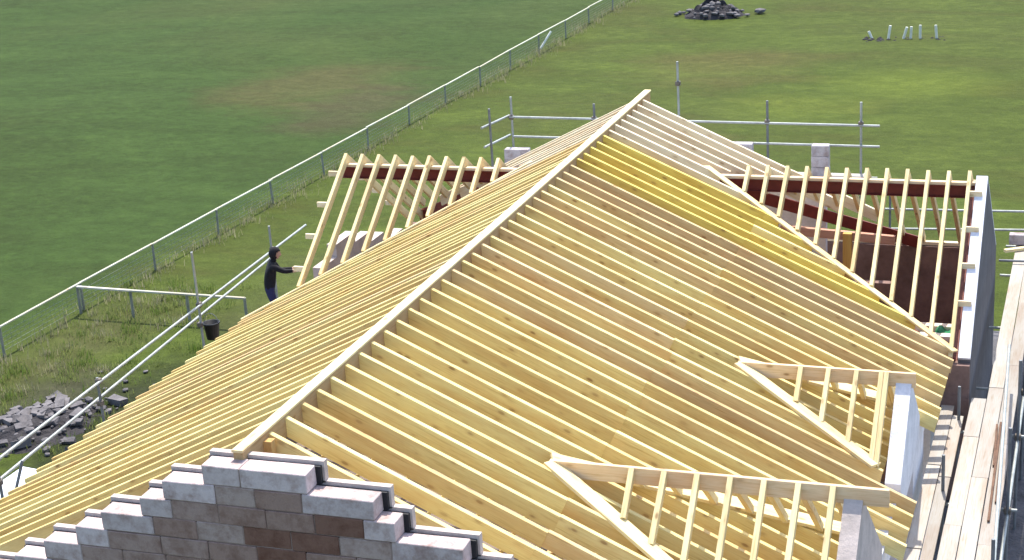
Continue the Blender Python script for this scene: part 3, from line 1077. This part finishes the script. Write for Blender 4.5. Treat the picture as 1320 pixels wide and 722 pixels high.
FH = 0.62
ys = [8.0 + 3.05 * i for i in range(22)]
for i, y in enumerate(ys):
    x = fence_x(y) + random.uniform(-.03, .03)
    lean = random.uniform(-0.05, 0.05)
    tube('post', (x, y, -0.3), (x + lean, y + random.uniform(-.04, .04), FH + 0.04), 0.032, fence, 'fence_post', 8)
    if i < len(ys) - 1:
        y2 = ys[i + 1]
        x2 = fence_x(y2)
        beam('rail', (x, y, FH + 0.045 + random.uniform(-.012, .012)), (x2, y2 + 0.01, FH + 0.045 + random.uniform(-.012, .012)), 0.06, 0.035, fence, mat='wood', color=(0.48, 0.50, 0.40))
wv, wf = [], []
for z in (0.10, 0.20, 0.30, 0.40, 0.50):
    tube_mesh(wv, wf, (fence_x(8) + 0.04, 8, z), (fence_x(72) + 0.04, 72, z), 0.004, 4)
y = 8.0
while y < 72:
    tube_mesh(wv, wf, (fence_x(y) + 0.045, y, 0.02), (fence_x(y) + 0.045, y, 0.58), 0.003, 3)
    y += 0.16
tag(mesh_obj('wire_mesh', wv, wf, 'wire', fence), None, None, None, 'stuff')
# a stray white prop leaning on it
o = tube('fence_prop', (-12.75, 48.0, 0.0), (-12.42, 48.5, 0.62), 0.045, None, 'fence_white', 8)
tag(o, 'white prop leaning against the boundary fence', 'prop')

cross = thing('cross_fence', 'short white rail fence running from the boundary fence towards the scaffold', 'fence', (-12, 17, 0))
cy = [(-14.05, 16.9), (-12.6, 16.86), (-11.1, 16.83), (-9.6, 16.8)]
for i, (x, y) in enumerate(cy):
    tube('post', (x, y, -0.3), (x, y, FH + 0.03), 0.035, cross, 'fence_post', 8)
    if i < 3:
        x2, y2 = cy[i + 1]
        beam('rail', (x, y, FH + 0.04), (x2, y2, FH + 0.04), 0.075, 0.04, cross, mat='wood', color=(0.62, 0.62, 0.55) if i < 1 else (0.42, 0.42, 0.34))


# ------------------------------------------------------------------ weeds, rubble, far things
def blades(name, spots, n, hmin, hmax, mat, label, spread=0.25, wid=0.008):
    v, f = [], []
    for cx, cy_, r in spots:
        for _ in range(int(n * r)):
            a = random.uniform(0, 2 * math.pi)
            q = abs(random.gauss(0, 0.6)) * r
            x, y = cx + q * math.cos(a), cy_ + q * math.sin(a)
            h = random.uniform(hmin, hmax)
            t = random.uniform(0, 2 * math.pi)
            lx, ly = math.cos(t) * h * random.uniform(.1, .6), math.sin(t) * h * random.uniform(.1, .6)
            px, py = -math.sin(t) * wid, math.cos(t) * wid
            b = len(v)
            v += [(x - px, y - py, -0.03), (x + px, y + py, -0.03), (x + lx * .4 + px * .8, y + ly * .4 + py * .8, h * .6),
                  (x + lx * .4 - px * .8, y + ly * .4 - py * .8, h * .6), (x + lx, y + ly, h)]
            f += [[b, b + 1, b + 2, b + 3], [b + 3, b + 2, b + 4]]
    o = mesh_obj(name, v, f, mat)
    return tag(o, label, name.replace('_', ' '), None, 'stuff')


sp = []
y = 9.0
while y < 62:
    sp.append((fence_x(y) + random.uniform(-0.05, 0.45), y, random.uniform(0.25, 0.55)))
    y += random.uniform(0.25, 0.7)
blades('dry_grass', sp, 60, 0.06, 0.24, 'dry', 'straw-coloured grass grown up along the wire fence')
sp = [(random.gauss(-12.3, 0.9), random.uniform(9.5, 19.5), random.uniform(0.25, 0.7)) for _ in range(110)]
sp += [(random.gauss(-10.2, 0.8), random.uniform(5, 16), random.uniform(0.2, 0.5)) for _ in range(60)]
blades('weeds', sp, 70, 0.04, 0.16, 'weed', 'rough green weeds between the fence and the scaffold')
sp = [(random.gauss(-12.6, 0.9), random.uniform(10, 19.0), random.uniform(0.2, 0.5)) for _ in range(34)]
blades('dead_stalks', sp, 90, 0.05, 0.20, 'dry', 'pale dead stalks in the rough strip by the fence')


def stone(v, f, c, r):
    bm = bmesh.new()
    bmesh.ops.create_icosphere(bm, subdivisions=1, radius=r)
    s = Vector((random.uniform(.7, 1.3), random.uniform(.7, 1.3), random.uniform(.45, .8)))
    b = len(v)
    bm.verts.index_update()
    for q in bm.verts:
        k = 1 + 0.35 * noise.noise(q.co * 9 + Vector(c))
        v.append(Vector((q.co.x * s.x * k, q.co.y * s.y * k, q.co.z * s.z * k)) + Vector(c))
    for q in bm.faces: f.append([b + w.index for w in q.verts])
    bm.free()


v, f = [], []
GX, GY = 26, 30
for j in range(GY + 1):
    for i in range(GX + 1):
        x, y = -12.5 + 2.8 * i / GX, 9.0 + 3.6 * j / GY
        d = math.hypot((x + 11.1) / 1.15, (y - 10.8) / 1.5)
        z = 0.26 * max(0.0, 1 - d) * (1 + 0.9 * noise.noise(Vector((x * 2.3, y * 2.3, 4)))) + 0.05 * noise.noise(Vector((x * 7, y * 7, 1))) - 0.06 * min(d, 1.4)
        v.append((x, y, z))
for j in range(GY):
    for i in range(GX):
        a = j * (GX + 1) + i
        f.append([a, a + 1, a + GX + 2, a + GX + 1])
nf = len(f)
for _ in range(170):
    x, y = random.gauss(-11.1, 0.5), random.gauss(10.8, 0.7)
    d = math.hypot((x + 11.1) / 1.15, (y - 10.8) / 1.5)
    if random.random() < 0.25:
        c, h = Vector((x, y, 0.24 * max(0, 1 - d) + 0.02)), random.uniform(.05, .12)
        b = len(v)
        box_geo(v, f, (-h * 1.6, -h * .8, -h * .6), (h * 1.6, h * .8, h * .6), h * 0.22)
        rm = Matrix.Rotation(random.uniform(0, 3), 3, 'Z') @ Matrix.Rotation(random.uniform(-.5, .5), 3, 'X')
        for q in range(b, len(v)): v[q] = rm @ v[q] + c
    else:
        stone(v, f, (x, y, 0.24 * max(0, 1 - d)), random.choice([0.03, 0.04, 0.06, 0.10]) * random.uniform(.8, 1.2))
rh = mesh_obj('rubble_heap', v, f, 'earth')
rh.data.materials.append(M['stone'])
for q, p in enumerate(rh.data.polygons): p.material_index = 0 if q < nf else 1
tag(rh, 'low heap of dark soil and broken grey blocks by the fence-side scaffold', 'rubble', None, 'stuff')
v, f = [], []
for _ in range(70):
    x, y = random.gauss(-9.6, 1.0), random.uniform(4.0, 14.0)
    stone(v, f, (x, y, 0.0), random.uniform(0.02, 0.09))
tag(mesh_obj('scattered_stones', v, f, 'stone'), 'small stones scattered on the dark ground below the scaffold', 'stones', None, 'stuff')

# dark heap of spoil far off
hx, hy = -7.4, 55.6
v, f = [], []
R_, A_ = 14, 36
for i in range(R_ + 1):
    for j in range(A_):
        t = 2 * math.pi * j / A_
        q = i / R_
        rr = q * (1 + 0.22 * noise.noise(Vector((math.cos(t) * 2, math.sin(t) * 2, 5))))
        z = 0.62 * (1 - q) ** 0.8 * (1 + 0.7 * noise.noise(Vector((q * 5 + math.cos(t) * 3, math.sin(t) * 3, 2)))) - 0.08 * q
        v.append((hx + 1.35 * rr * math.cos(t), hy + 1.0 * rr * math.sin(t), z))
for i in range(R_):
    for j in range(A_):
        k = (j + 1) % A_
        f.append([i * A_ + j, (i + 1) * A_ + j, (i + 1) * A_ + k, i * A_ + k])
sp_heap = thing('spoil_heap', 'dark heap of soil and rubble far out on the pasture', 'heap', (hx, hy, 0))
mesh_obj('mound', v, f, 'earth', sp_heap)
v, f = [], []
for _ in range(60):
    a, q = random.uniform(0, 6.28), random.uniform(0.1, 1.15)
    stone(v, f, (hx + 1.4 * q * math.cos(a), hy + 1.0 * q * math.sin(a), 0.55 * max(0, 1 - q) + 0.04), random.uniform(0.06, 0.15))
tag(mesh_obj('lumps', v, f, 'stone', sp_heap), None, None, None, 'stuff')
tag(tube('marker_stake', (-7.55, 56.0, 0.3), (-7.6, 56.0, 1.1), 0.03, None, 'fence_white', 8), 'thin pale stake standing up from the dark spoil heap', 'stake')
v, f = [], []
stone(v, f, (-5.5, 56.0, 0.08), 0.22)
tag(mesh_obj('boulder', v, f, 'stone', smooth=False), 'lone pale stone lying beside the dark spoil heap', 'stone')

# a row of short white stakes in a bare patch
for i, (x, L, lean) in enumerate(((-0.02, 0.30, -0.16), (0.56, 0.52, 0.08), (1.12, 0.46, 0.14), (1.40, 0.48, 0.03), (1.76, 0.54, 0.0), (2.38, 0.54, -0.05))):
    o = tube('short_stake', (x, 50.3, -0.05), (x + lean, 50.3, L), 0.05, None, 'fence_white', 8)
    tag(o, ['lowest white stake, leaning furthest, at the spoil-heap end of the pasture row', 'second white stake from the spoil-heap end of the pasture row', 'leaning white stake, third from the spoil-heap end of the pasture row', 'fourth white stake from the spoil-heap end of the pasture row', 'fifth white stake from the spoil-heap end, dead upright in the pasture row', 'last white stake of the pasture row, standing apart opposite the spoil-heap end'][i], 'stake', 'white stakes on the far pasture')
v, f = [], []
for _ in range(90):
    stone(v, f, (random.uniform(-0.4, 2.9), random.gauss(50.1, 0.25), 0.0), random.uniform(0.04, 0.10))
tag(mesh_obj('soil_clods', v, f, 'earth'), 'dark soil clods dug up along the row of white stakes', 'soil', None, 'stuff')
